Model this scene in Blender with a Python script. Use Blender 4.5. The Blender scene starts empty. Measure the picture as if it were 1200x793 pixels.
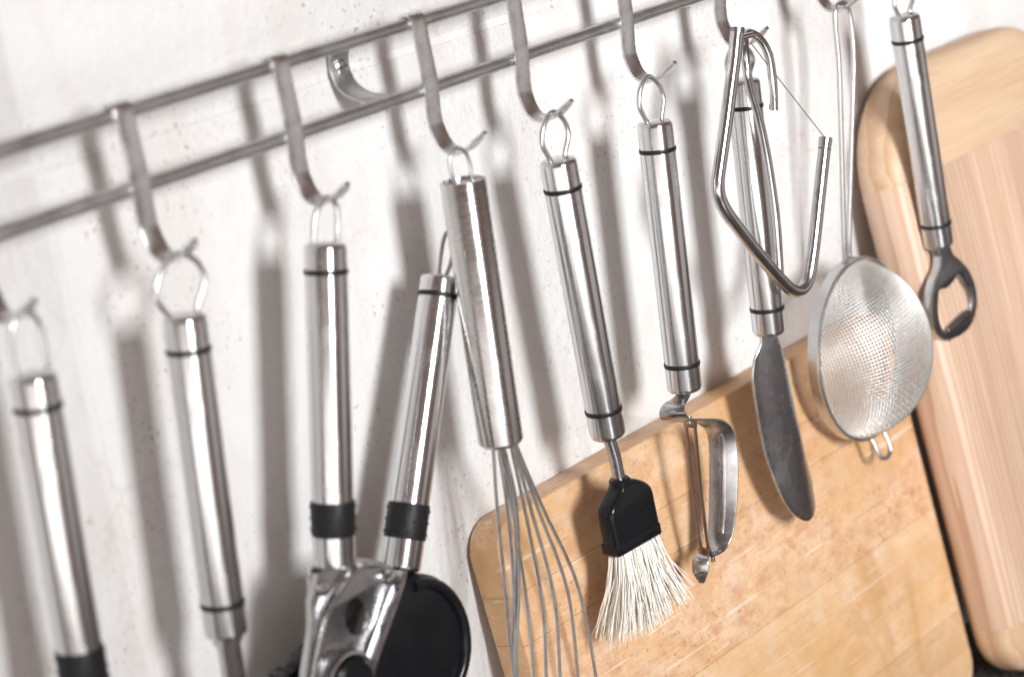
import bpy, bmesh, math, random
import numpy as np
from mathutils import Vector, Matrix
random.seed(7)
S = bpy.context.scene
C = S.collection
PI = math.pi

# ------------------------------------------------------------------ camera
cam = bpy.data.cameras.new('camera'); cam_o = bpy.data.objects.new('camera', cam); C.objects.link(cam_o)
def rot3(a, b, c):
    yaw = Matrix(((math.cos(a), -math.sin(a), 0), (math.sin(a), math.cos(a), 0), (0, 0, 1)))
    pit = Matrix(((1, 0, 0), (0, math.cos(b), -math.sin(b)), (0, math.sin(b), math.cos(b))))
    rol = Matrix(((math.cos(c), 0, math.sin(c)), (0, 1, 0), (-math.sin(c), 0, math.cos(c))))
    return yaw @ pit @ rol
M = rot3(-0.7963, -0.2830, 0.1661)
R = Matrix((M.col[0], M.col[2], -M.col[1])).transposed().to_4x4()
cam_o.matrix_world = Matrix.Translation((-0.4864, -0.6250, 0.1099)) @ R
cam.sensor_width = 36; cam.lens = 75.18; cam.clip_start = 0.01; cam.clip_end = 50
cam.dof.use_dof = True; cam.dof.focus_distance = 0.935; cam.dof.aperture_fstop = 7.0
S.camera = cam_o

# ------------------------------------------------------------------ light and exposure
w = bpy.data.worlds.new('World'); S.world = w; w.use_nodes = True
bg = w.node_tree.nodes['Background']; bg.inputs[0].default_value = (0.165, 0.112, 0.092, 1); bg.inputs[1].default_value = 1.0
def area(name, loc, target, sx, sy, power, col):
    l = bpy.data.lights.new(name, 'AREA'); l.shape = 'RECTANGLE'; l.size = sx; l.size_y = sy
    l.energy = power; l.color = col
    o = bpy.data.objects.new(name, l); C.objects.link(o); o.location = loc
    o.rotation_euler = (Vector(target) - Vector(loc)).to_track_quat('-Z', 'Y').to_euler()
    return o
key = area('key_softbox', (-0.38, -1.60, 0.33), (1.0, 0, -0.33), 0.26, 0.42, 12.6, (0.975, 0.995, 1.0))
key.data.spread = math.radians(92)
area('handle_fill_light', (-2.25, -1.95, -0.72), (0.15, 0, -0.15), 3.4, 1.35, 34.0, (1.0, 0.965, 0.94))  # added unseen lamp: wide fill that puts bright bands on the steel handles
area('right_fill_light', (2.3, -2.3, -0.75), (0.2, 0, -0.15), 2.4, 1.6, 4.5, (0.95, 0.98, 1.0))  # added weak lamp out of view, lifts hooks and right edges of the steel
S.view_settings.view_transform = 'Standard'; S.view_settings.look = 'None'
S.view_settings.exposure = 0.15; S.view_settings.gamma = 1.0
S.render.engine = 'CYCLES'

# ------------------------------------------------------------------ materials
class NT:
    def __init__(s, name):
        s.m = bpy.data.materials.new(name); s.m.use_nodes = True
        s.t = s.m.node_tree; s.b = s.t.nodes['Principled BSDF']
        s.co = s.t.nodes.new('ShaderNodeTexCoord').outputs['Object']
    def n(s, typ, **kw):
        x = s.t.nodes.new(typ)
        for k, v in kw.items():
            if k.startswith('i_'):
                x.inputs[k[2:].replace('_', ' ')].default_value = v
            else: setattr(x, k, v)
        return x
    def link(s, a, b): s.t.links.new(a, b)
    def mapping(s, scale=(1, 1, 1), rot=(0, 0, 0), loc=None, src=None):
        x = s.n('ShaderNodeMapping'); x.inputs['Scale'].default_value = scale; x.inputs['Rotation'].default_value = rot
        s.link(src or s.co, x.inputs['Vector'])
        if loc is not None:
            if isinstance(loc, tuple): x.inputs['Location'].default_value = loc
            else: s.link(loc, x.inputs['Location'])
        return x.outputs[0]
    def noise(s, vec, scale, detail=4, rough=.55, dist=0):
        x = s.n('ShaderNodeTexNoise'); x.inputs['Scale'].default_value = scale; x.inputs['Detail'].default_value = detail
        x.inputs['Roughness'].default_value = rough; x.inputs['Distortion'].default_value = dist
        s.link(vec, x.inputs['Vector']); return x.outputs['Fac']
    def ramp(s, fac, stops):
        x = s.n('ShaderNodeValToRGB'); e = x.color_ramp.elements
        while len(e) < len(stops): e.new(.5)
        for k, (p, c) in enumerate(stops):
            e[k].position = p; e[k].color = (c, c, c, 1) if isinstance(c, (int, float)) else (*c, 1)
        s.link(fac, x.inputs[0]); return x.outputs[0]
    def mix(s, fac, a, b, mode='MIX'):
        x = s.n('ShaderNodeMix', data_type='RGBA', blend_type=mode)
        for sock, v in ((x.inputs[0], fac), (x.inputs[6], a), (x.inputs[7], b)):
            if hasattr(v, 'links'): s.link(v, sock)
            else: sock.default_value = v if isinstance(v, (int, float)) else (*v, 1)
        return x.outputs[2]
    def math(s, op, a, b):
        x = s.n('ShaderNodeMath', operation=op)
        for sock, v in ((x.inputs[0], a), (x.inputs[1], b)):
            if hasattr(v, 'links'): s.link(v, sock)
            else: sock.default_value = v
        return x.outputs[0]
    def bump(s, h, strength, dist=.001, prev=None):
        x = s.n('ShaderNodeBump'); x.inputs['Strength'].default_value = strength; x.inputs['Distance'].default_value = dist
        s.link(h, x.inputs['Height'])
        if prev is not None: s.link(prev, x.inputs['Normal'])
        return x.outputs[0]
    def out(s, col=None, rough=None, normal=None, metal=None, spec=None):
        for k, v in (('Base Color', col), ('Roughness', rough), ('Normal', normal), ('Metallic', metal), ('Specular IOR Level', spec)):
            if v is None: continue
            if hasattr(v, 'links'): s.link(v, s.b.inputs[k])
            else: s.b.inputs[k].default_value = (*v, 1) if isinstance(v, tuple) else v
        return s.m

def metal(name, col, rough, streak=None, scratch=.2, dirt=0.0, rust=0.0, aniso=0.0, arot=0.0):
    t = NT(name)
    c = col
    v = t.mapping(streak if streak else (1, 1, 1))
    n1 = t.noise(v, 900 if streak else 300, 3, .6)
    r = t.math('MULTIPLY_ADD', n1, .16); t.t.nodes[-1].inputs[2].default_value = rough - .08
    n2 = t.noise(t.co, 90, 5, .6)
    r = t.math('ADD', r, t.ramp(t.noise(t.co, 45, 5, .65, .6), [(.48, 0.0), (.66, .08)]))
    colr = t.mix(t.ramp(n1, [(.3, 0.0), (.7, 1.0)]), tuple(x * .88 for x in c), c)
    if dirt:
        colr = t.mix(t.ramp(n2, [(.45, 0.0), (.7, dirt)]), colr, tuple(x * .35 for x in c))
    if rust:
        n3 = t.noise(t.co, 160, 4, .6)
        colr = t.mix(t.ramp(n3, [(.57, 0.0), (.68, rust)]), colr, (.22, .11, .07))
    h = t.bump(n1, scratch, .00004)
    h = t.bump(t.noise(t.co, 60, 3), .06, .0002, h)
    t.b.inputs['Anisotropic'].default_value = aniso; t.b.inputs['Anisotropic Rotation'].default_value = arot
    return t.out(colr, r, h, 1.0)

AR = 0.25
M_handle = metal('brushed_steel', (.70, .70, .705), .21, (1, 1, .02), .2, aniso=.7, arot=AR)
M_whiskh = metal('brushed_steel_around', (.62, .61, .60), .25, (.3, .3, 1), .15, aniso=.75, arot=AR)
M_chrome = metal('polished_steel', (.64, .64, .645), .19, None, .12, .25)
M_hook = metal('worn_steel_strip', (.84, .84, .85), .28, None, .4, .4, .25)
M_rail = metal('dull_steel_rod', (.60, .60, .605), .40, (.03, 1, 1), .5, .5)
M_plate = metal('smeared_steel_plate', (.43, .42, .44), .27, None, .3, .6)
M_blade = metal('dark_blade_steel', (.60, .605, .62), .24, None, .15, .3)
M_copper = metal('aged_steel', (.36, .29, .25), .3, None, .3, .3)
M_cast = metal('cast_metal', (.30, .305, .315), .32, None, 1.0, .5)
M_wire = metal('bright_wire', (.68, .68, .68), .3)
M_mesh = metal('woven_steel_wire', (.93, .93, .92), .45)
M_dark = metal('engraved_steel', (.16, .16, .165), .4)

def plastic(name, c, rough, bumps=.2):
    t = NT(name); n = t.noise(t.co, 700, 3)
    m_ = t.noise(t.co, 80, 4)
    return t.out(t.mix(m_, c, tuple(x * 1.7 for x in c)), t.ramp(m_, [(.3, rough - .07), (.7, rough + .1)]), t.bump(n, bumps, .0001), spec=.28)
M_rubber = plastic('black_rubber', (.008, .008, .009), .42)
M_black = plastic('black_plastic', (.006, .006, .007), .26)
M_bristle = None
t = NT('cream_bristle')
rnd = t.noise(t.mapping((1, 1, .08)), 900, 2)
t.b.inputs['Subsurface Weight'].default_value = 0.0
M_bristle = t.out(t.mix(t.ramp(rnd, [(.35, 0.0), (.65, 1.0)]), (.88, .82, .72), (.95, .94, .91)), .42)

# painted tiles
t = NT('old_white_paint')
pos = t.n('ShaderNodeNewGeometry').outputs['Position']
blot = t.noise(pos, 14, 5, .6)
c = t.mix(t.ramp(blot, [(.35, 0.0), (.7, 1.0)]), (.79, .785, .785), (.725, .71, .70))
pinks = t.noise(t.mapping((1, 1, .35), src=pos), 26, 5, .65)
c = t.mix(t.ramp(pinks, [(.48, 0.0), (.70, .7)]), c, (.70, .64, .615))
clus = t.ramp(t.noise(pos, 17, 3, .5), [(.46, 0.0), (.60, 1.0)])
pn = t.ramp(t.noise(t.mapping((1, 1, .6), src=pos), 560, 3, .55), [(.625, 0.0), (.665, 1.0)])
pit = t.math('MULTIPLY', pn, clus)
p2 = t.ramp(t.noise(t.mapping((1, 1, .7), src=pos), 210, 4, .6, .5), [(.665, 0.0), (.70, 1.0)])
pit2 = t.math('MULTIPLY', p2, t.ramp(t.noise(pos, 9, 2), [(.45, 0.0), (.6, 1.0)]))
c = t.mix(t.math('MULTIPLY', pit, .75), c, (.33, .23, .19))
c = t.mix(t.math('MULTIPLY', pit2, .5), c, (.46, .31, .25))
ck = t.n('ShaderNodeTexVoronoi', feature='DISTANCE_TO_EDGE'); ck.inputs['Scale'].default_value = 13
wob = t.n('ShaderNodeVectorMath', operation='ADD'); t.link(pos, wob.inputs[0])
nz = t.n('ShaderNodeTexNoise'); nz.inputs['Scale'].default_value = 60; t.link(pos, nz.inputs['Vector'])
wsc = t.n('ShaderNodeVectorMath', operation='SCALE'); wsc.inputs['Scale'].default_value = .02; t.link(nz.outputs['Color'], wsc.inputs[0]); t.link(wsc.outputs[0], wob.inputs[1])
t.link(wob.outputs[0], ck.inputs['Vector'])
crk = t.math('MULTIPLY', t.ramp(ck.outputs['Distance'], [(0.0, 1.0), (.012, 0.0)]), t.ramp(t.noise(pos, 11, 4), [(.55, 0.0), (.65, .35)]))
c = t.mix(crk, c, (.55, .44, .40))
h = t.bump(t.noise(pos, 170, 6, .65), .9, .0012)
h = t.bump(t.noise(pos, 22, 4, .5), .5, .002, h)
h = t.bump(pit, -.6, .0006, h)
M_wall = t.out(c, .62, h)

def wood(name, base, dark, grain, rings, pores=0.0, flecks=0.0, scratch=0.0, stain=0.0, wavy=.75, rough=.5):
    """grain: 0 = fibres along X, 2 = along Z"""
    t = NT(name)
    oi = t.n('ShaderNodeObjectInfo')
    off = t.n('ShaderNodeVectorMath', operation='SCALE'); off.inputs['Scale'].default_value = 3.7
    comb = t.n('ShaderNodeCombineXYZ')
    for k in range(3): t.link(oi.outputs['Random'], comb.inputs[k])
    t.link(comb.outputs[0], off.inputs[0])
    sc = [1, 1, 1]; sc[grain] = .06
    v = t.mapping(tuple(sc), loc=off.outputs[0])
    warp = t.noise(v, 12, 3, .5)
    # growth rings: bands across the fibre direction, running through the thickness
    wv = t.n('ShaderNodeTexWave', wave_type='BANDS', bands_direction='Y' if grain == 0 else 'X', wave_profile='SAW')
    wv.inputs['Scale'].default_value = rings; wv.inputs['Distortion'].default_value = 4.0; wv.inputs['Detail'].default_value = 2
    wv.inputs['Detail Scale'].default_value = 1.2
    t.link(t.mapping((1, 1, 1), rot=((.10, 0, 0) if grain == 0 else (0, 0, .25)), src=v), wv.inputs['Vector'])
    sc2 = [1, 1, 1]; sc2[grain] = .035
    fine = t.noise(t.mapping(tuple(sc2), loc=off.outputs[0]), 750, 4, .65)
    mid = t.noise(t.mapping(tuple(sc), loc=off.outputs[0]), 95, 5, .6)
    c = t.mix(t.math('MULTIPLY', t.ramp(wv.outputs['Fac'], [(.35, 0.0), (1.0, 1.0)]), wavy), base, dark)
    c = t.mix(t.ramp(mid, [(.35, 0.0), (.7, .5)]), c, dark)
    c = t.mix(t.ramp(fine, [(.5, 0.0), (.72, .35)]), c, tuple(x * .62 for x in dark))
    tone = t.ramp(oi.outputs['Random'], [(0, .93), (1, 1.07)])
    c = t.mix(1.0, c, tone, 'MULTIPLY')
    hs = fine
    nrm = t.bump(fine, .25, .00025)
    if flecks:
        cl = t.ramp(t.noise(t.co, 30, 4, .6), [(.40, .25), (.62, 1.0)])
        f = t.ramp(t.noise(t.mapping((.8, 1, 1.1)), 520, 3, .6), [(.60, 0.0), (.67, 1.0)])
        mo = t.ramp(t.noise(t.mapping((.8, 1, 1.1)), 120, 6, .7), [(.44, 0.0), (.64, .9)])
        c = t.mix(t.math('MULTIPLY', mo, flecks), c, (.56, .30, .17))
        c = t.mix(t.math('MULTIPLY', t.math('MULTIPLY', f, cl), flecks), c, (.33, .15, .09))
        f3 = t.ramp(t.noise(t.mapping((.5, 1, 1.2)), 210, 5, .65), [(.64, 0.0), (.69, .8)])
        c = t.mix(t.math('MULTIPLY', t.math('MULTIPLY', f3, cl), flecks), c, (.38, .20, .13))
        pale = t.ramp(t.noise(t.co, 55, 4, .6), [(.5, 0.0), (.68, .5)])
        c = t.mix(pale, c, (.74, .60, .48))
    if flecks:
        bl = t.ramp(t.noise(t.mapping((.6, 1, 1)), 13, 5, .65, .5), [(.42, 0.0), (.66, .8)])
        c = t.mix(bl, c, (.62, .36, .16))
    if stain:
        st = t.ramp(t.noise(t.mapping((1, 1, .6)), 17, 4, .6, .6), [(.52, 0.0), (.68, stain)])
        c = t.mix(st, c, (.52, .27, .10))
    if scratch:
        tot = None
        for ang, sc_, lo in ((.55, 420, .705), (1.05, 360, .70), (-.35, 400, .705), (2.2, 330, .70), (.2, 300, .70)):
            vv = t.mapping((.030, .2, 1), rot=(0, ang, 0), loc=(ang, 0, ang))
            k = t.ramp(t.noise(vv, sc_, 1.5, .5), [(lo, 0.0), (lo + .03, 1.0)])
            msk = t.ramp(t.noise(t.mapping((1, 1, 1), loc=(ang * 3, 0, ang)), 22, 3), [(.48, 0.0), (.56, 1.0)])
            k = t.math('MULTIPLY', k, msk)
            tot = k if tot is None else t.math('MAXIMUM', tot, k)
        cuts = None
        for ang, sc_ in ((.75, 300), (-.9, 260)):
            k = t.ramp(t.noise(t.mapping((.022, .2, 1), rot=(0, ang, 0), loc=(ang * 5, 0, ang)), sc_, 1.5, .5), [(.715, 0.0), (.735, .7)])
            k = t.math('MULTIPLY', k, t.ramp(t.noise(t.mapping((1, 1, 1), loc=(ang * 7, 0, ang)), 18, 3), [(.47, 0.0), (.55, 1.0)]))
            cuts = k if cuts is None else t.math('MAXIMUM', cuts, k)
        c = t.mix(cuts, c, (.34, .19, .11))
        nrm = t.bump(cuts, -.5, .0003, nrm)
        c = t.mix(t.math('MULTIPLY', tot, scratch), c, (.84, .74, .62))
        nrm = t.bump(tot, -.4, .0002, nrm)
    return t.out(c, t.ramp(mid, [(.3, rough), (.7, rough + .15)]), nrm)
M_woodA = wood('worn_chopping_wood', (.74, .50, .32), (.60, .36, .19), 0, 60, flecks=1.0, scratch=.5, stain=.5, wavy=.35, rough=.42)
M_woodA2 = wood('honey_chopping_wood', (.74, .51, .31), (.58, .35, .17), 0, 60, flecks=.45, scratch=.35, stain=.8, wavy=.5, rough=.42)
M_woodB = wood('pale_beech_stave', (.70, .51, .39), (.45, .26, .16), 2, 75, rough=.45)
M_woodBc = wood('pale_beech_cap', (.70, .51, .35), (.50, .29, .16), 0, 26, rough=.45)
t = NT('glue_line'); M_glue = t.out((.26, .14, .08), .7)

t = NT('dark_speckled_stone')
v1 = t.n('ShaderNodeTexVoronoi'); v1.inputs['Scale'].default_value = 520; t.link(t.co, v1.inputs['Vector'])
sp = t.n('ShaderNodeSeparateColor'); t.link(v1.outputs['Color'], sp.inputs[0])
c = t.mix(t.ramp(sp.outputs[0], [(.55, 0.0), (.9, 1.0)]), (.035, .033, .033), (.17, .15, .14))
M_stone = t.out(c, .3)

# ------------------------------------------------------------------ geometry helpers
def V(*a): return Vector(a)
def smoothpath(pts, n=6, closed=False):
    P = [Vector(p) for p in pts]; out = []
    N = len(P)
    for i in range(N if closed else N - 1):
        p1, p2 = P[i], P[(i + 1) % N]
        p0 = P[i - 1] if (i > 0 or closed) else p1 * 2 - p2
        p3 = P[(i + 2) % N] if (i + 2 < N or closed) else p2 * 2 - p1
        for k in range(n):
            u = k / n
            out.append(.5 * ((2 * p1) + (-p0 + p2) * u + (2 * p0 - 5 * p1 + 4 * p2 - p3) * u * u + (-p0 + 3 * p1 - 3 * p2 + p3) * u ** 3))
    if not closed: out.append(P[-1].copy())
    return out
def sweep(bm, path, prof, side=None, closed=False, scale=None, caps=True):
    """prof: list of (a,b): a along 'side', b along the normal."""
    n = len(path); rings = []
    prev = None
    for i, p in enumerate(path):
        if closed: tg = path[(i + 1) % n] - path[i - 1]
        else: tg = path[min(i + 1, n - 1)] - path[max(i - 1, 0)]
        tg.normalize()
        if side is not None: s_ = (Vector(side) - tg * tg.dot(Vector(side))).normalized()
        elif prev is None:
            a = Vector((0, 1, 0)) if abs(tg.y) < .9 else Vector((1, 0, 0))
            s_ = (a - tg * tg.dot(a)).normalized()
        else: s_ = (prev - tg * tg.dot(prev)).normalized()
        prev = s_
        nn = tg.cross(s_)
        k = scale[i] if scale else (1, 1)
        if not isinstance(k, tuple): k = (k, k)
        rings.append([bm.verts.new(p + s_ * a * k[0] + nn * b * k[1]) for a, b in prof])
    m = len(prof)
    for i in range(n if closed else n - 1):
        A, B = rings[i], rings[(i + 1) % n]
        for j in range(m): bm.faces.new((A[j], A[(j + 1) % m], B[(j + 1) % m], B[j]))
    if caps and not closed:
        bm.faces.new(rings[0][::-1]); bm.faces.new(rings[-1])
def circ(r, n=10): return [(r * math.cos(2 * PI * k / n), r * math.sin(2 * PI * k / n)) for k in range(n)]
def rrect(w_, h_, r, k=3):
    out = []
    for cx, cy, a0 in ((w_ / 2 - r, h_ / 2 - r, 0), (-w_ / 2 + r, h_ / 2 - r, PI / 2), (-w_ / 2 + r, -h_ / 2 + r, PI), (w_ / 2 - r, -h_ / 2 + r, 1.5 * PI)):
        for i in range(k + 1):
            a = a0 + PI / 2 * i / k; out.append((cx + r * math.cos(a), cy + r * math.sin(a)))
    return out
def tube(path, r, n=10, closed=False, scale=None):
    bm = bmesh.new(); sweep(bm, path, circ(r, n), closed=closed, scale=scale); return bm
def ribbon(path, width, thick, side, scale=None, closed=False, r=None):
    bm = bmesh.new(); sweep(bm, path, rrect(width, thick, r or thick * .4, 2), side=side, scale=scale, closed=closed); return bm
def lathe(prof, n=40, bm=None):
    """prof: list of (r, z) going down; r 0 closes"""
    bm = bm or bmesh.new(); rings = []
    for r, z in prof:
        if r < 1e-7: rings.append([bm.verts.new((0, 0, z))])
        else: rings.append([bm.verts.new((r * math.cos(2 * PI * k / n), r * math.sin(2 * PI * k / n), z)) for k in range(n)])
    for A, B in zip(rings[:-1], rings[1:]):
        for k in range(n):
            k2 = (k + 1) % n
            if len(A) == 1: bm.faces.new((A[0], B[k], B[k2]))
            elif len(B) == 1: bm.faces.new((A[k], B[0], A[k2]))
            else: bm.faces.new((A[k], B[k], B[k2], A[k2]))
    return bm
def link(name, me, mat, parent=None):
    o = bpy.data.objects.new(name, me); C.objects.link(o)
    if mat is not None and not me.materials: me.materials.append(mat)
    if parent: o.parent = parent
    return o
def finish(bm, name, smooth=True, angle=38):
    bmesh.ops.recalc_face_normals(bm, faces=bm.faces)
    me = bpy.data.meshes.new(name); bm.to_mesh(me); bm.free()
    if smooth:
        me.polygons.foreach_set('use_smooth', [True] * len(me.polygons)); me.set_sharp_from_angle(angle=math.radians(angle))
    return me
def obj(name, bm, mat, parent=None, org=None, smooth=True, angle=38, kind=None):
    """world-space bmesh -> child of parent whose origin is org"""
    if org is not None: bmesh.ops.translate(bm, verts=bm.verts, vec=-Vector(org))
    o = link(name, finish(bm, name, smooth, angle), mat, parent)
    if kind: o['kind'] = kind
    return o
def thing(name, label, cat, loc, group=None):
    o = bpy.data.objects.new(name, None); C.objects.link(o); o.location = loc; o.empty_display_size = .01
    o['label'] = label; o['category'] = cat
    if group: o['group'] = group
    return o
def flat(outlines, thick, bev, y, smooth_n=5):
    """plate in the XZ plane at depth y, from smooth outlines (first = outer, others = holes), in mm"""
    cu = bpy.data.curves.new('plate', 'CURVE'); cu.dimensions = '2D'; cu.fill_mode = 'BOTH'
    for pts in outlines:
        P = smoothpath([(x / 1000, z / 1000, 0) for x, z in pts], smooth_n, True)
        sp_ = cu.splines.new('POLY'); sp_.points.add(len(P) - 1)
        for k, p_ in enumerate(P): sp_.points[k].co = (p_.x, p_.y, 0, 1)
        sp_.use_cyclic_u = True
    cu.extrude = thick / 2 - bev; cu.bevel_depth = bev; cu.bevel_resolution = 2; cu.offset = -bev
    o = bpy.data.objects.new('plate', cu); C.objects.link(o)
    dg = bpy.context.evaluated_depsgraph_get(); dg.update()
    me = bpy.data.meshes.new_from_object(o.evaluated_get(dg))
    bm = bmesh.new(); bm.from_mesh(me)
    bmesh.ops.remove_doubles(bm, verts=bm.verts, dist=1e-6)
    for v_ in bm.verts: v_.co = Vector((v_.co.x, y - v_.co.z, v_.co.y))
    bpy.data.objects.remove(o); bpy.data.curves.remove(cu); bpy.data.meshes.remove(me)
    return bm
def rbox(x0, x1, y0, y1, z0, z1, bev=0, seg=2):
    bm = bmesh.new(); bmesh.ops.create_cube(bm, size=1)
    for v_ in bm.verts: v_.co = Vector(((x0 + x1) / 2 + v_.co.x * (x1 - x0), (y0 + y1) / 2 + v_.co.y * (y1 - y0), (z0 + z1) / 2 + v_.co.z * (z1 - z0)))
    if bev: bmesh.ops.bevel(bm, geom=bm.edges[:], offset=bev, segments=seg, affect='EDGES', profile=.5)
    return bm

# ------------------------------------------------------------------ setting: tiled wall and countertop
wall = obj('wall', rbox(-1.2, 1.9, .0005, .10, -1.0, .9), M_wall); wall['kind'] = 'structure'
TW, TH, G = .2595, .3000, .0034
first = None
for i in range(-3, 6):
    for j in range(-2, 3):
        x0 = -.0665 + i * TW; z1 = -.0155 + j * TH
        if first is None:
            bm = rbox(-TW / 2 + G / 2, TW / 2 - G / 2, 0, .004, -TH / 2 + G / 2, TH / 2 - G / 2, .0006, 2)
            first = obj('tile', bm, M_wall, wall); o = first
        else:
            o = first.copy(); C.objects.link(o); o.parent = wall
        o.location = (x0 + TW / 2, random.uniform(-.00015, .00015), z1 - TH / 2)
        o.rotation_euler = (random.uniform(-.001, .001), 0, random.uniform(-.001, .001))
ct = obj('countertop', rbox(-1.2, 1.9, -.62, .0, -.47, -.4325, .004), M_stone); ct['kind'] = 'structure'

# ------------------------------------------------------------------ chopping boards
def board_solid(w_, h_, t_, rt, rb, edge, kseg=10, eseg=5, inset=0):
    """rounded board: local x 0..w, z 0..-h, y 0 (back) .. -t (front); rt/rb corner radii top and bottom; rounded front and back arrises"""
    bm = bmesh.new()
    def outl(d):
        pts = []
        for cx, cz, r, a0 in ((w_ - rt, -rt, rt, 0), (rt, -rt, rt, PI / 2), (rb, -h_ + rb, rb, PI), (w_ - rb, -h_ + rb, rb, 1.5 * PI)):
            for k in range(kseg + 1):
                a = a0 + PI / 2 * k / kseg; rr = max(r - d, .0002)
                pts.append((cx + rr * math.cos(a), cz + rr * math.sin(a)))
        return pts
    lev = []
    for k in range(eseg + 1):
        a = PI / 2 * k / eseg; lev.append((edge * (1 - math.sin(a)), -edge * (1 - math.cos(a))))
    lev += [(d, -t_ - y) for d, y in lev[::-1]]
    rings = [[bm.verts.new((x, y + (-inset if i < len(lev) / 2 else inset), z)) for x, z in outl(d + inset)] for i, (d, y) in enumerate(lev)]
    m = len(rings[0])
    for A, B in zip(rings[:-1], rings[1:]):
        for j in range(m): bm.faces.new((A[j], A[(j + 1) % m], B[(j + 1) % m], B[j]))
    bm.faces.new(rings[0][::-1]); bm.faces.new(rings[-1])
    return bm
def cut(solid_me, box_bm, name):
    a = bpy.data.objects.new('a', solid_me.copy()); C.objects.link(a)
    bmesh.ops.recalc_face_normals(box_bm, faces=box_bm.faces)
    bme = bpy.data.meshes.new('b'); box_bm.to_mesh(bme); box_bm.free(); b = bpy.data.objects.new('b', bme); C.objects.link(b)
    md = a.modifiers.new('x', 'BOOLEAN'); md.operation = 'INTERSECT'; md.object = b; md.solver = 'EXACT'
    dg = bpy.context.evaluated_depsgraph_get(); dg.update()
    me = bpy.data.meshes.new_from_object(a.evaluated_get(dg)); me.name = name
    bpy.data.objects.remove(a); bpy.data.objects.remove(b)
    me.materials.clear()
    me.polygons.foreach_set('use_smooth', [True] * len(me.polygons)); me.set_sharp_from_angle(angle=math.radians(35))
    return me
def board(name, label, loc, lean, w_, h_, t_, rt, rb, edge, pieces):
    th = thing(name, label, 'cutting board', loc)
    th.rotation_euler = (lean, 0, 0)
    sol = finish(board_solid(w_, h_, t_, rt, rb, edge), 'solid')
    obj('glue_line', board_solid(w_, h_, t_, rt, rb, edge, inset=.00045), M_glue, th)
    for nm, x0, x1, z0, z1, mat in pieces:
        me = cut(sol, rbox(x0, x1, -t_ - .01, .01, z0, z1), nm)
        link(nm, me, mat, th)
    return th
LEAN = math.radians(9)
g = .00010
# worn board: horizontal planks
zj = [.01, -.0325, -.0545, -.1115, -.1700, -.30]
board('chopping_board', 'worn honey-coloured wooden chopping board with knife marks, behind the brush and peeler', (.1012, -.0005, -.2186), -LEAN,
      .3085, .2145, .0185, .0165, .0190, .0013,
      [('plank', -.05, .4, zj[k + 1] + g, zj[k] - g, (M_woodA, M_woodA, M_woodA, M_woodA2, M_woodA2)[k]) for k in range(5)])
pcs = [('end_cap', -.05, .3, -.0545, .01, M_woodBc), ('end_cap', -.05, .3, -.4, -.2975, M_woodBc)]
xs = [-.05, .0335, .068, .104, .139, .174, .3]
for k in range(6): pcs.append(('stave', xs[k] + g / 2, xs[k + 1] - g / 2, -.2975 + g, -.0545 - g, M_woodB))
board('rounded_board', 'pale rounded beech cutting board with smooth edges, behind the bottle opener', (.4085, -.0005, -.1015), -LEAN,
      0.192, .3300, .0290, .0580, .0270, .0105, pcs)

# ------------------------------------------------------------------ rail with wall bracket
RY = -.030
rail = thing('hanging_rail', 'grey steel double rod rail fixed to the white wall above the utensils', 'rail', (.1, RY, -.013))
RO = (.1, RY, -.013)
for z in (0.0, -.0264):
    bm = tube([V(x / 20 * .95 - .36, RY + .0002 * math.sin(x * 1.3), z + .0002 * math.sin(x * .9 + z * 99)) for x in range(21)], .00265, 16)
    obj('rod', bm, M_rail, rail, RO)
def bracket(bx):
    pth = smoothpath([(bx, RY + .001, -.0016), (bx, -.022, -.0012), (bx, -.011, -.0024), (bx, -.0045, -.0062), (bx, -.0022, -.0115), (bx, -.0024, -.0160), (bx, -.0050, -.0208), (bx, -.011, -.0244), (bx, -.020, -.0258), (bx, RY + .001, -.0262)], 4)
    b = obj('wall_bracket', ribbon(pth, .0105, .0014, (1, 0, 0)), M_rail, rail, RO)
    bm = lathe([(0, .0016), (.002, .0014), (.0032, .0006), (.0034, -.0004), (.0034, -.001)], 20)
    bmesh.ops.transform(bm, matrix=Matrix.Translation((bx, -.0034, -.0130)) @ Matrix.Rotation(PI / 2, 4, 'X'), verts=bm.verts)
    obj('screw', bm, M_chrome, b, RO)
    bm = rbox(bx - .0022, bx + .0022, -.00515, -.0048, -.0134, -.0126)
    obj('screw_slot', bm, M_dark, b, RO)
bracket(.0795); bracket(.50)

# ------------------------------------------------------------------ flat hooks
hp = [(0, -.0264, .0006), (0, -.0270, .0026), (0, -.0300, .0037), (0, -.0324, .0026), (0, -.0331, -.0010), (0, -.0333, -.010), (0, -.0336, -.0180), (0, -.0335, -.0240), (0, -.0329, -.030),
      (0, -.0322, -.0370), (0, -.0325, -.0415), (0, -.0348, -.0478), (0, -.0385, -.0508), (0, -.0430, -.0516), (0, -.0475, -.0502), (0, -.0520, -.0475), (0, -.0572, -.0437)]
path = smoothpath(hp, 5); sc = []
for i, p_ in enumerate(path):
    u = i / (len(path) - 1); k = 1.0
    if u > .74: k = 1 - .22 * min(1, (u - .74) / .1)
    if u > .95: k *= 1 - .65 * (u - .95) / .05
    sc.append((k, 1.0))
hooks = [(-.1165, 'flat steel hook on the rail holding the leftmost gripped handle'),
         (-.0490, 'flat steel hook holding the utensil with the wide round loop'),
         (.0236, 'flat steel hook holding the can opener'),
         (.0950, 'flat steel hook holding the wire whisk'),
         (.1518, 'flat steel hook holding the pastry brush'),
         (.2215, 'flat steel hook holding the vegetable peeler'),
         (.2872, 'flat steel hook holding both the butter spreader and the cheese slicer'),
         (.3640, 'flat steel hook holding the wire strainer'),
         (.4180, 'flat steel hook holding the bottle opener, just above the frame')]
proto = None
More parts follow.
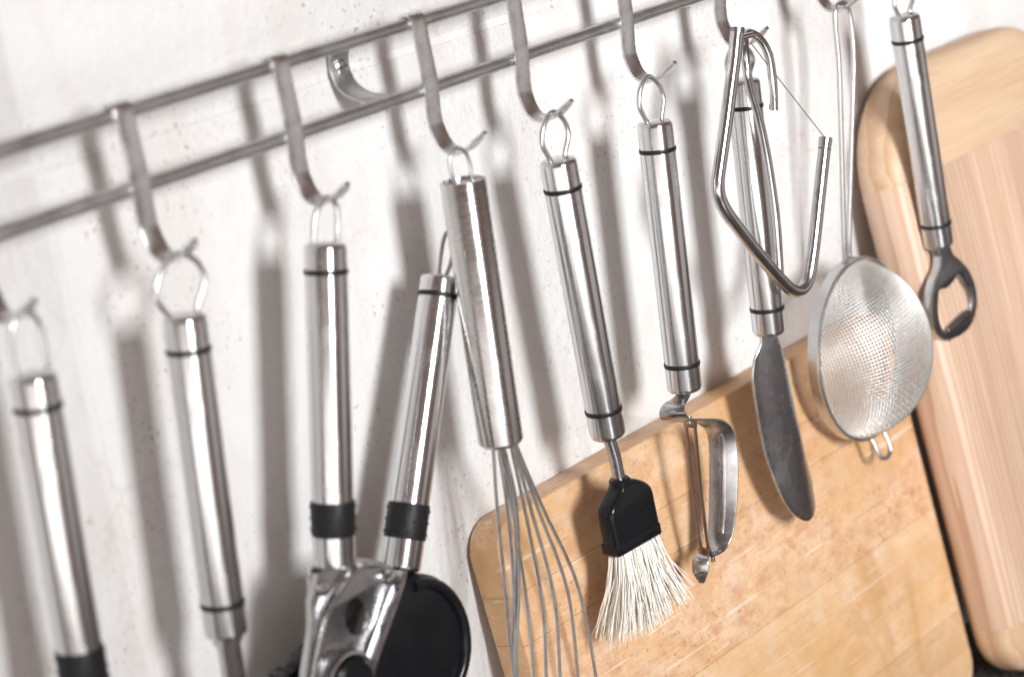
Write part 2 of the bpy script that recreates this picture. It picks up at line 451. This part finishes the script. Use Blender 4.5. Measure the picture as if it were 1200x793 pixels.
for hx, lb in hooks:
    if proto is None:
        bm = ribbon([p_.copy() for p_ in path], .0080, .0014, (1, 0, 0), sc, r=.0003); proto = obj('rail_hook', bm, M_hook); o = proto
    else: o = proto.copy(); C.objects.link(o)
    o.location = (hx, 0, 0); o['label'] = lb; o['category'] = 'hook'; o['group'] = 'flat hooks along the rail'
    o.rotation_euler = (0, random.uniform(-.03, .03), random.uniform(-.05, .05))

# ------------------------------------------------------------------ shared steel handle
def axis_matrix(T, B):
    d = (Vector(T) - Vector(B)).normalized()
    x = Vector((1, 0, 0)); x = (x - d * d.dot(x)).normalized(); y = d.cross(x)
    return Matrix((x, y, d)).transposed().to_4x4()
def handle(th, T, B, r=.0077, rings=(True, True), mat=None, cap=.0125, capr=.0021, grip=None, plain=False):
    """steel tube from T down to B; th is at T"""
    T, B = Vector(T), Vector(B); L = (T - B).length; mat = mat or M_handle
    e = capr
    def endprof(z, up):
        out = []
        for k in range(5):
            a = PI / 2 * k / 4
            out.append((r - e + e * math.sin(a), z - up * e * (1 - math.cos(a))))
        return [(0, z + (0.0004 if up > 0 else -.0004)), (r * .55, z + (0.0003 if up > 0 else -.0003))] + out
    top, bot = endprof(0, 1), endprof(-L, -1)[::-1]
    if plain: prof = [(0, -.0012), (r - .0012, -.0012), (r - .0010, 0.0), (r - .0003, 0), (r, -.0004), (r, -L + .0015), (r - .0012, -L), (0, -L)]
    else: prof = top + [(r, -L / 2)] + bot
    # taper at the foot
    h = obj('handle', lathe(prof, 48), mat, th)
    h.matrix_local = axis_matrix(T, B)
    def band(z, w_, dr, nm='rubber_ring', mt=None):
        bm = lathe([(r - .001, z + w_ / 2), (r + dr * .6, z + w_ / 2), (r + dr, z + w_ * .25), (r + dr, z - w_ * .25), (r + dr * .6, z - w_ / 2), (r - .001, z - w_ / 2)], 48)
        return obj(nm, bm, mt or M_rubber, h)
    if rings[0]: band(-cap, .0019, .0004)
    if rings[1]: band(-L + cap, .0019, .0004)
    if grip:
        z0, z1 = grip
        gr = .0005
        bm = lathe([(r - .001, z0), (r + gr * .6, z0), (r + gr, z0 - .0006), (r + gr, z1 + .0006), (r + gr * .6, z1), (r - .001, z1)], 48)
        gp = obj('rubber_grip', bm, M_rubber, h)
        bm = bmesh.new()
        nrow = 3
        for row in range(nrow):
            z = z0 + (z1 - z0) * (row + .5) / nrow
            for k in range(14):
                a = 2 * PI * (k + .5 * (row % 2)) / 14
                m_ = Matrix.Translation(((r + gr) * math.cos(a), (r + gr) * math.sin(a), z)) @ Matrix.Diagonal((.0006, .0006, .0006, 1))
                bmesh.ops.create_icosphere(bm, subdivisions=1, radius=1, matrix=m_)
        obj('grip_stud', bm, M_rubber, h, kind='stuff')
    return h
def loop(th, T, ztop, w_, r=.0011, bulge=1.0, mat=None, yaw=0, neck=None, dx=0.0, dy=0.0):
    """hanging wire loop: both ends enter the cap at T; th sits at T"""
    T = Vector(T); H = ztop - T.z; nk = neck if neck is not None else w_ * .5
    pts = [(-nk / 2, -.003), (-nk / 2, .0008), (-w_ / 2 * bulge, H * .42), (-w_ * .40, H * .78), (0, H), (w_ * .40, H * .78), (w_ / 2 * bulge, H * .42), (nk / 2, .0008), (nk / 2, -.003)]
    ca, sa = math.cos(yaw), math.sin(yaw)
    P = [Vector((a * ca + dx * max(0, b) / H, a * sa + dy * max(0, b) / H, b)) for a, b in pts]
    return obj('hanging_loop', tube(smoothpath(P, 6), r, 10), mat or M_wire, th)
HY = -.0485

def engraving(h, r, L, ang, z0, size, text='brabantia'):
    cu = bpy.data.curves.new('lettering', 'FONT'); cu.body = text; cu.size = size; cu.align_x = 'LEFT'; cu.align_y = 'CENTER'; cu.resolution_u = 3
    o = bpy.data.objects.new('lettering', cu); C.objects.link(o)
    dg = bpy.context.evaluated_depsgraph_get(); dg.update()
    me = bpy.data.meshes.new_from_object(o.evaluated_get(dg)); bpy.data.objects.remove(o)
    for v_ in me.vertices:
        a = ang + v_.co.y / r; z = z0 - v_.co.x
        v_.co = Vector(((r + .00006) * math.cos(a), (r + .00006) * math.sin(a), z))
    me.materials.clear()
    link('lettering', me, M_dark, h)

# --- leftmost tool, rubber grip reaching out of frame
T = V(-.1180, HY, -.0687); B = V(-.1262, HY, -.1840)
th = thing('kitchen_tool', 'leftmost steel tool with narrow loop and black rubber grip at its lower end', 'kitchen tool', T)
handle(th, T, B, .0078, (True, False), grip=(-.0945, -.1100), cap=.0112)
loop(th, T, -.0480, .0125, .0010, neck=.0125, dx=.0015)
obj('shank', ribbon([V(-.1258, HY, -.182), V(-.129, HY, -.235)], .007, .003, (1, 0, 0)), M_chrome, th, T)
obj('scoop', flat([[(-137, -232), (-121, -232), (-120, -262), (-132, -272), (-142, -262)]], .0014, .0005, HY), M_blade, th, T)

# --- second tool: long handle, wide round loop, flat shank
T = V(-.0540, HY, -.0692); B = V(-.0648, HY, -.1858)
th = thing('serving_tool', 'steel tool with wide round hanging loop and flat shank, left of the can opener', 'kitchen tool', T)
handle(th, T, B, .0077)
loop(th, T, -.0484, .0200, .0011, bulge=1.08, neck=.0125, dx=.002)
obj('shank', ribbon(smoothpath([(-.0646, HY, -.184), (-.0649, HY, -.190), (-.0656, HY, -.200), (-.0675, HY, -.235)], 4), .0092, .0042, (1, 0, 0), r=.0016), M_chrome, th, T)
obj('collar', ribbon([V(-.0645, HY, -.184), V(-.0649, HY, -.1885)], .0102, .0066, (1, 0, 0), r=.002), M_chrome, th, T)
obj('blade', flat([[(-78, -232), (-58, -232), (-52, -262), (-66, -275), (-82, -262)]], .0014, .0005, HY), M_blade, th, T)

# --- can opener
T = V(.0150, HY, -.0640); B = V(-.0104, HY, -.1825)
co = thing('can_opener', 'steel can opener hanging open, two rubber-banded arms and a black turning key', 'can opener', T)
handle(co, T, B, .0079, (True, False), grip=(-.0955, -.1085), cap=.0105)
loop(co, T, -.0482, .0120, .0011, bulge=1.0, neck=.0118, dx=.0045)
T2 = V(.0866, -.031, -.0995); B2 = V(.0322, -.036, -.2035)
arm = obj('arm', tube([T2 - T, T2 - T + V(.00001, 0, -.0005)], .0005, 6), M_handle, co)
h2 = handle(co, T2, B2, .0079, (True, False), grip=(-.0910, -.1050), cap=.0080)
h2.location = T2 - T
bpy.data.objects.remove(arm)
lp = smoothpath([(.0850, -.031, -.1015), (.0872, -.030, -.0975), (.0935, -.028, -.0885), (.0985, -.027, -.0850), (.1005, -.0275, -.0880), (.0950, -.030, -.0955), (.0885, -.031, -.1015)], 6)
obj('hanging_loop', tube(lp, .0010, 10), M_wire, co, T)
plate = [(-24.7, -178.1), (-12.8, -180.4), (-3.6, -182.6), (6.3, -187.5), (14.6, -195.0), (11.6, -203.9), (3.0, -213.5), (-6.6, -226.9), (-16.5, -244.0), (-48.0, -230.6), (-38.9, -213.8), (-30.5, -196.3), (-28.0, -185.3)]
hole = [(-10.3 + 5.6 * math.cos(a), -201.2 + 7.2 * math.sin(a)) for a in [k * PI / 5 for k in range(10)]]
obj('head_plate', flat([plate, hole], .0016, .0004, -.0545), M_plate, co, T)
obj('back_plate', flat([[(x + 5, z - 1) for x, z in plate]], .0016, .0004, -.0460), M_chrome, co, T)
fl = smoothpath([(.0050, -.0555, -.1868), (-.0060, -.0565, -.1825), (-.0180, -.0570, -.1862), (-.0268, -.0570, -.1935), (-.0370, -.0570, -.2110), (-.0450, -.0570, -.2270)], 6)
obj('folded_edge', ribbon(fl, .0052, .0016, (0, 1, 0)), M_chrome, co, T)
fl = smoothpath([(-.0245, -.0545, -.1780), (-.0300, -.0550, -.1860), (-.0325, -.0550, -.1960), (-.0400, -.0550, -.2130)], 6)
obj('folded_edge', ribbon(fl, .0040, .0014, (0, 1, 0)), M_chrome, co, T)
fl = smoothpath([(.0150, -.0555, -.1935), (.0100, -.0570, -.1985), (.0010, -.0575, -.2080), (-.0118, -.0575, -.2225), (-.0210, -.0575, -.2370)], 6)
obj('folded_edge', ribbon(fl, .0062, .0018, (0, 1, 0)), M_chrome, co, T)
bm = lathe([(0, .006), (.0075, .006), (.0087, .005), (.0087, -.004), (.0, -.004)], 32)
bmesh.ops.transform(bm, matrix=Matrix.Translation((-.0230, -.0580, -.2205)) @ Matrix.Rotation(PI / 2, 4, 'X'), verts=bm.verts)
obj('drive_wheel', bm, M_black, co, T)
bm = bmesh.new(); sweep(bm, [V(-.0230 + .0102 * math.cos(a), -.0578, -.2205 + .0102 * math.sin(a)) for a in [k * 2 * PI / 36 for k in range(36)]], rrect(.0075, .0024, .0008, 2), side=(0, 1, 0), closed=True)
obj('wheel_collar', bm, M_chrome, co, T)
for (x, z, r_) in ((-.0245, -.1835, .0026), (.0082, -.1930, .0030)):
    bm = lathe([(0, .0018), (r_ * .7, .0014), (r_, .0002), (r_, -.006), (0, -.006)], 20)
    bmesh.ops.transform(bm, matrix=Matrix.Translation((x, -.0575, z)) @ Matrix.Rotation(PI / 2, 4, 'X'), verts=bm.verts)
    obj('rivet', bm, M_chrome, co, T)
key = [(30.2, -205.0), (38, -206.5), (46.5, -212.0), (53.0, -221.0), (56.8, -232.0), (56.4, -244.0), (52.0, -254.8), (43.6, -263.7), (22.0, -268.3), (-12.9, -256.9), (-36.2, -245), (-41, -231.7), (-36.0, -219.0), (-27.9, -212.4), (-10, -208.5), (12.1, -207.5)]
obj('turning_key', flat([key], .0100, .0028, -.0385), M_black, co, T)
kr = smoothpath([(x / 1000, -.0436, z / 1000) for x, z in [(31, -208.5), (38, -210), (45, -215), (50.5, -223), (53.2, -232.5), (52.6, -243), (48.5, -252), (41, -259.5)]], 5)
obj('key_rim', tube(kr, .0024, 10), M_black, co, T)
for k in range(5):
    x, z = -.0375 - .0012 * k, -.2160 - .0052 * k
    obj('key_tooth', rbox(x - .003, x + .0035, -.0435, -.0345, z - .0016, z + .0016, .0006), M_black, co, T)

# --- whisk
T = V(.0905, HY, -.0608); B = V(.0868, HY, -.1690)
wk = thing('wire_whisk', 'wire whisk with thick plain brushed handle and thin loop, right of the can opener', 'whisk', T)
h = handle(wk, T, B, .0091, (False, False), M_whiskh, plain=True)
loop(wk, T, -.0478, .0108, .0008, bulge=1.0, neck=.0100, dx=-.0008)
Y0 = HY
left = [((79.8, -.0505), (76.6, -.0500), (73.4, -.0500), (70.0, -.0500)), ((81.5, -.052), (80.4, -.052), (78.2, -.050), (71.4, -.0485)), ((83.0, -.0535), (84.2, -.0535), (79.8, -.051), (72.6, -.049)),
        ((82.2, -.051), (82.0, -.0505), (78.9, -.049), (73.4, -.0475)), ((84.2, -.050), (86.2, -.050), (81.2, -.049), (74.2, -.048))]
right = [((94.8, -.0485), (104.2, -.0485), (116.6, -.0490), (117.6, -.0500)), ((92.6, -.0500), (100.6, -.0495), (109.6, -.0495), (106.5, -.0500)), ((90.4, -.0515), (96.2, -.0500), (100.6, -.0500), (95.0, -.0500)),
         ((87.0, -.0470), (88.0, -.0470), (86.0, -.0480), (80.0, -.0490)), ((88.6, -.0520), (90.8, -.0515), (92.0, -.0510), (86.0, -.0500))]
zL = (-168.5, -194.4, -230.3, -264.0); zR = (-172.0, -204.0, -243.5, -284.0)
for a, b in zip(left, right):
    pts = [(a[0][0] + 1.0, a[0][1], -162.0)] + [(x, y, z) for (x, y), z in zip(a, zL)] + [(a[3][0] + 1, a[3][1], -292), (a[3][0] + 9, -.0495, -316), (92, -.0495, -326 - b[3][0] * .05), (b[3][0] - 2, b[3][1], -308)] + [(x, y, z) for (x, y), z in zip(b[::-1], zR[::-1])] + [(b[0][0] - 1.0, b[0][1], -162.0)]
    obj('wire', tube(smoothpath([(x / 1000, y, z / 1000) for x, y, z in pts], 8), .00074, 8), M_wire, wk, T)

# --- pastry brush
T = V(.1462, HY, -.0670); B = V(.1507, HY, -.1897)
pb = thing('pastry_brush', 'pastry brush with black plastic ferrule and cream bristles on a steel handle', 'brush', T)
h = handle(pb, T, B)
engraving(h, .0077, .12, math.radians(-108), -.0175, .0042)
loop(pb, T, -.0478, .0150, .0011, bulge=1.10, neck=.0095, dx=.0012)
obj('shaft', tube([V(.1506, HY, -.188), V(.1528, HY, -.2000), V(.1536, HY, -.2140)], .0028, 16), M_blade, pb, T)
HYb = HY
FS = .93
fer = [(151.0, -211.0), (158.6, -211.4), (165.2, -214.6), (170.2, -219.4), (171.2, -227), (172.0, -240.0), (170.8, -243.2), (156, -242.8), (141.6, -242.4), (139.6, -239.4), (138.6, -228.5), (139.2, -220.4), (143.6, -216.4), (148.0, -213.6)]
fer = [(155.2 + (x - 155.2) * FS, -211.2 + (z + 211.2) * .97) for x, z in fer]
obj('ferrule', flat([fer], .0096, .0026, HYb, 3), M_black, pb, T)
low = [(140.2, -235.4), (170.2, -236.2), (170.5, -240.6), (169.9, -241.2), (156, -241.0), (141.0, -240.6), (140.3, -240.0)]
obj('ferrule_band', flat([low], .0099, .0009, HYb, 1), M_black, pb, T)
obj('ferrule_collar', lathe([(0, -.2092), (.0040, -.2094), (.0048, -.2104), (.0047, -.2135), (.0044, -.2150), (0, -.2150)], 28), M_black, pb).location = V(.1534, HYb, 0) - T
bm = bmesh.new(); rn = random.Random(3)
for k in range(640):
    u = rn.uniform(-1, 1); y = rn.uniform(-.0036, .0036)
    stray = rn.random() < .06
    bx = .1560 + u * .0128
    ln = rn.uniform(.032, .039) * (1.0 - .08 * abs(u)) * (rn.uniform(.55, 1) if rn.random() < .15 else 1)
    spread = u * (.0140 if u > 0 else .0130) + rn.gauss(0, .0022) + (rn.uniform(-.006, .012) if stray else 0)
    dy = y * 1.2 + rn.gauss(0, .0018)
    p0 = V(bx, HYb + y, -.2405); p3 = V(bx + spread * .9 - .001, HYb + y + dy, -.2430 - ln)
    p1 = p0.lerp(p3, .35) + V(-spread * .14, rn.gauss(0, .0004), 0); p2 = p0.lerp(p3, .7) + V(-spread * .10 + rn.gauss(0, .0005), rn.gauss(0, .0005), 0)
    sweep(bm, smoothpath([p0, p1, p2, p3], 2), circ(.00027, 3), caps=False, scale=[1, 1, 1, .95, .85, .75, .5])
obj('bristles', bm, M_bristle, pb, T, kind='stuff')
bm = bmesh.new()
for a, b in (((168.5, 189.5), (-244, -270)), ((168.0, 186.0), (-244, -281)), ((169.5, 193.5), (-245, -277))):
    sweep(bm, smoothpath([V(a[0] / 1000, HYb, b[0] / 1000), V((a[0] * .55 + a[1] * .45) / 1000, HYb - .001, (b[0] * .5 + b[1] * .5) / 1000 - .001), V(a[1] / 1000, HYb + .001, b[1] / 1000)], 4), circ(.00018, 3), caps=False)
obj('stray_bristles', bm, M_bristle, pb, T)

# --- swivel peeler
T = V(.2107, HY, -.0672); B = V(.2052, HY, -.1880)
pe = thing('vegetable_peeler', 'swivel vegetable peeler with bent steel strap frame and pointed eye-digger tip', 'peeler', T)
handle(pe, T, B)
loop(pe, T, -.0478, .0150, .0011, bulge=1.10, neck=.0105, dx=-.0005)
pp = [(204.9, -186.5), (204.0, -188.8), (200.0, -190.6), (195.6, -192.2), (194.0, -195.0), (197.0, -198.8), (205.3, -202.0), (214.7, -205.5), (221.4, -209.6), (225.0, -215.5), (225.2, -224.0), (223.2, -234.5), (219.6, -248.0), (215.2, -259.5), (211.1, -264.9), (206.0, -266.4), (201.3, -265.4), (198.2, -267.6), (197.2, -272.0), (197.2, -277.0)]
ws = [.45, .45, .55, .85, 1.0, 1.0, .95, .92, .95, 1.0, 1.05, 1.08, 1.05, .95, .75, .50, .42, .62, .60, .18]
pth = smoothpath([(x / 1000, HY - .0005, z / 1000) for x, z in pp], 5)
sc = [(float(np.interp(i / 5, range(len(ws)), ws)), 1.0) for i in range(len(pth))]
obj('frame', ribbon(pth, .0125, .0013, (-.42, .9, 0), sc), M_blade, pe, T)
obj('frame_rib', ribbon(smoothpath([(x / 1000 - .0009, HY - .0010, z / 1000) for x, z in pp[9:14]], 5), .0026, .0008, (-.42, .9, 0)), M_blade, pe, T)
for dy in (-.0028, .0022):
    obj('blade_bar', ribbon([V(.2052, HY + dy, -.2025), V(.2030, HY + dy * .9, -.2350), V(.2026, HY + dy * .8, -.2648)], .0016, .0011, (0, 1, 0)), M_copper, pe, T)
for z, x in ((-.2035, .2052), (-.2640, .2027)):
    obj('blade_end', rbox(x - .0010, x + .0010, HY - .0034, HY + .0030, z - .0016, z + .0016, .0004), M_copper, pe, T)
bm = lathe([(0, .0012), (.0012, .0009), (.0016, 0), (.0016, -.002), (0, -.002)], 16); bmesh.ops.translate(bm, verts=bm.verts, vec=(.2050, HY, -.2008)); obj('pivot_pin', bm, M_chrome, pe, T)
bm = lathe([(0, .001), (.0011, .001), (.0011, -.0016), (.0, -.002)], 16); bmesh.ops.translate(bm, verts=bm.verts, vec=(.2040, HY - .003, -.2675)); obj('pivot_pin', bm, M_chrome, pe, T)

# --- butter spreader
T = V(.2762, HY, -.0642); B = V(.2714, HY, -.1832)
bs = thing('butter_spreader', 'round-tipped butter spreader knife hanging behind the cheese slicer', 'knife', T)
handle(bs, T, B)
loop(bs, T, -.0480, .0175, .0011, bulge=1.12, neck=.0105, dx=-.0012)
bl = [(266.0, -181.0), (264.5, -186), (260.4, -191.5), (258.2, -199), (258.0, -207.4), (259.4, -233.2), (262.6, -251.4), (267.4, -266.2), (273.9, -275.8), (282.1, -281.3), (289.6, -280.9), (293.7, -276.2), (293.4, -270.5), (294.4, -266.2), (291.4, -255.7), (287.9, -237.1), (284.9, -221.0), (281.7, -202.8), (279.0, -192.8), (276.5, -186), (276.0, -181)]
bm = flat([bl], .0013, .0005, HY, 4)
bmesh.ops.subdivide_edges(bm, edges=[e for e in bm.edges if e.calc_length() > .006], cuts=6, use_grid_fill=True)
for v_ in bm.verts:
    u = (v_.co.x - .2755) / .017; v_.co.y += .0028 * u * u - .0012 * math.sin((v_.co.z + .19) * 34)
obj('blade', bm, M_blade, bs, T)

# --- cheese slicer: bent rod, hook strand and cutting wire
SY = -.0635
O_ = V(.2660, SY, -.045)
cs = thing('cheese_slicer', 'bent steel rod cheese slicer with a thin cutting wire, over the spreader handle', 'cheese slicer', O_)
def P3(l, y=SY, n=6): return smoothpath([(a[0] / 1000, a[2] if len(a) > 2 else y, a[1] / 1000) for a in l], n)
rod = P3([(256.6, -39.0), (252.3, -50), (247.6, -60), (239.5, -77.5), (231.4, -94.0), (229.2, -99.5), (229.0, -105.5), (232.6, -113.5), (240.4, -124.0), (250.1, -136.6), (266.1, -155.3), (273.2, -161.6), (279.6, -163.6), (285.6, -160.8), (290.4, -152.8), (294.5, -144), (300.8, -129.0), (312.4, -101.8)])
sc = [(1.05, 1.05) if i < 60 else (1, 1) for i in range(len(rod))]
obj('rod', tube(rod, .0030, 14), M_chrome, cs, O_)
cap_ = tube([V(.31155, SY, -.1038), V(.3130, SY, -.1004)], .0032, 16); obj('end_cap', cap_, M_chrome, cs, O_)
cap_ = tube([V(.2567, SY, -.0395), V(.2574, SY, -.0372)], .0032, 16); obj('end_cap', cap_, M_cast, cs, O_)
gr = tube([V(.31080, SY, -.1056), V(.3111, SY, -.1050)], .0031, 16); obj('groove_ring', gr, M_dark, cs, O_)
hk = P3([(275.9, -78.5), (277.2, -72), (278.0, -64), (277.4, -54), (274.6, -46.2, -.062), (269.6, -42.2, -.060), (264.6, -44.0, -.061), (261.0, -50.0, -.063), (259.6, -58.0, -.0640), (261.0, -66.0), (264.2, -78.5), (266.2, -93), (267.2, -108), (267.4, -125.6), (266.2, -140), (264.8, -151.5)])
obj('hanging_loop', tube(hk, .0020, 12), M_chrome, cs, O_)
obj('cutting_wire', tube([V(.2655, SY, -.0458), V(.2890, SY, -.0732), V(.3126, SY, -.1008)], .00022, 6), M_dark, cs, O_)
bm = tube([V(.2675, SY, -.0425), V(.2560, SY + .001, -.0420)], .0014, 10); obj('cross_pin', bm, M_chrome, cs, O_)

# --- strainer
CX, CZ, YR, RX, RZ = .3540, -.2190, -.0420, .0392, .0452
O_ = V(.3640, -.045, -.050)
st = thing('wire_strainer', 'round fine wire mesh strainer with a long loop handle', 'strainer', O_)
bm = bmesh.new()
prof = [(-.0030, 0), (-.0029, .0006), (.0020, .0008), (.0028, .0011), (.0031, 0), (.0026, -.0010), (-.0026, -.0005)]
sweep(bm, [V(CX + RX * math.cos(a), -.0390, CZ + RZ * math.sin(a)) for a in [k * 2 * PI / 96 for k in range(96)]], prof, side=(0, 1, 0), closed=True)
obj('rim', bm, M_wire, st, O_)
bm = bmesh.new(); sweep(bm, [V(CX + (RX + .0003) * math.cos(a), -.0423, CZ + (RZ + .0003) * math.sin(a)) for a in [k * 2 * PI / 96 for k in range(96)]], circ(.0012, 8), closed=True)
obj('rim_bead', bm, M_wire, st, O_)
DEP = .0335; a_ = RX - .0006; Rs = (a_ * a_ + DEP * DEP) / (2 * DEP); TM = math.asin(min(1, a_ / Rs)) if DEP <= a_ else PI - math.asin(a_ / Rs)
def dome(u, v, off):
    rho = math.hypot(u, v); thh = rho * TM; ph = math.atan2(v, u)
    rr = (Rs + off) * math.sin(thh)
    return V(CX + rr * math.cos(ph), YR + .001 - ((Rs + off) * math.cos(thh) - (Rs - DEP)), CZ + rr * math.sin(ph) * RZ / RX)
bm = bmesh.new(); NW = 66; wr = .00032; rotm = math.radians(8)
for d in (0, 1):
    for i in range(-NW // 2 + 1, NW // 2):
        c0 = i / (NW / 2); half = math.sqrt(max(0, 1 - c0 * c0)); n_ = max(6, int(half * NW))
        path = []
        for k in range(n_ + 1):
            s_ = -half + 2 * half * k / n_
            j = round((s_) * NW / 2)
            off = .00013 * (1 if (i + j + d) % 2 else -1)
            u, v_ = (s_, c0) if d == 0 else (c0, s_)
            path.append(dome(u * math.cos(rotm) - v_ * math.sin(rotm), u * math.sin(rotm) + v_ * math.cos(rotm), off))
        sweep(bm, path, circ(wr, 4), caps=False)
obj('mesh_bowl', bm, M_mesh, st, O_, kind='stuff', angle=180)
lw = P3([(350.4, -173.6, -.0395), (350.0, -160, -.041), (353.6, -110, -.044), (356.6, -75, -.0455), (357.4, -56, -.0455), (359.4, -49.8, -.0455), (363.8, -48.0, -.0455), (368.2, -49.8, -.0455), (370.4, -56, -.0455), (369.6, -75, -.0455), (363.0, -110, -.044), (354.6, -160, -.041), (355.0, -173.6, -.0395)])
obj('loop_handle', tube(lw, .0013, 10), M_wire, st, O_)
lg = P3([(351.6, -262.8, -.0400), (351.8, -268.0, -.0430), (352.6, -274.6, -.0450), (355.4, -277.0, -.0455), (360.0, -277.0, -.0455), (362.6, -274.2, -.0450), (363.0, -268.0, -.0430), (362.4, -261.8, -.0400)], n=5)
obj('rest_hook', tube(lg, .0012, 10), M_wire, st, O_)
obj('handle_weld', rbox(.3494, .3560, -.0425, -.0378, -.1758, -.1726, .0008), M_cast, st, O_)

# --- bottle opener
T = V(.4124, HY, -.0640); B = V(.4216, HY, -.1853)
bo = thing('bottle_opener', 'bottle opener with cast metal ring head, in front of the pale rounded board', 'bottle opener', T)
h = handle(bo, T, B)
engraving(h, .0077, .12, math.radians(-112), -.0175, .0042)
loop(bo, T, -.0480, .0150, .0011, bulge=1.15, neck=.0105, dx=.0025)
oo = [(417.6, -184.0), (417.8, -191), (415.6, -195.5), (409.6, -201.0), (405.2, -208.0), (403.6, -216.6), (405.2, -225.3), (410.9, -231.6), (419.2, -235.2), (428.9, -236.6), (438.0, -235.2), (445.2, -230.6), (449.2, -223.3), (448.8, -213.9), (444.6, -205.0), (437.8, -197.6), (431.8, -192.6), (429.4, -187.6), (429.2, -184.0)]
oh = [(415.0, -206.6), (412.4, -211.0), (411.2, -217.5), (412.2, -224.6), (415.6, -228.6), (421.0, -228.4), (430.5, -227.6), (439.6, -226.4), (442.6, -221.2), (441.4, -214.2), (437.6, -207.6), (433.0, -203.8), (428.6, -206.2), (422.0, -207.8)]
obj('ring_head', flat([oo, oh], .0052, .0013, HY, 4), M_cast, bo, T)
rim_ = P3([(418.4, -189.5), (415.8, -195.4), (409.8, -200.8), (405.4, -207.8), (403.8, -216.6), (405.4, -225.1), (411.0, -231.4), (419.0, -234.8)], HY - .0006, 5)
obj('polished_edge', ribbon(rim_, .0048, .0012, (0, 1, 0)), M_wire, bo, T)
rim_ = P3([(443.4, -213.8), (444.8, -220.6), (442.2, -225.0)], HY - .0014, 5)
obj('polished_edge', ribbon(rim_, .0030, .0010, (0, 1, 0)), M_wire, bo, T)
obj('opener_tooth', flat([[(416.5, -228.2), (422.5, -226.4), (432.5, -224.8), (438.6, -224.8), (440.0, -229.0), (430, -231.4), (419.0, -231.4)]], .0040, .0009, HY - .0016, 3), M_cast, bo, T)
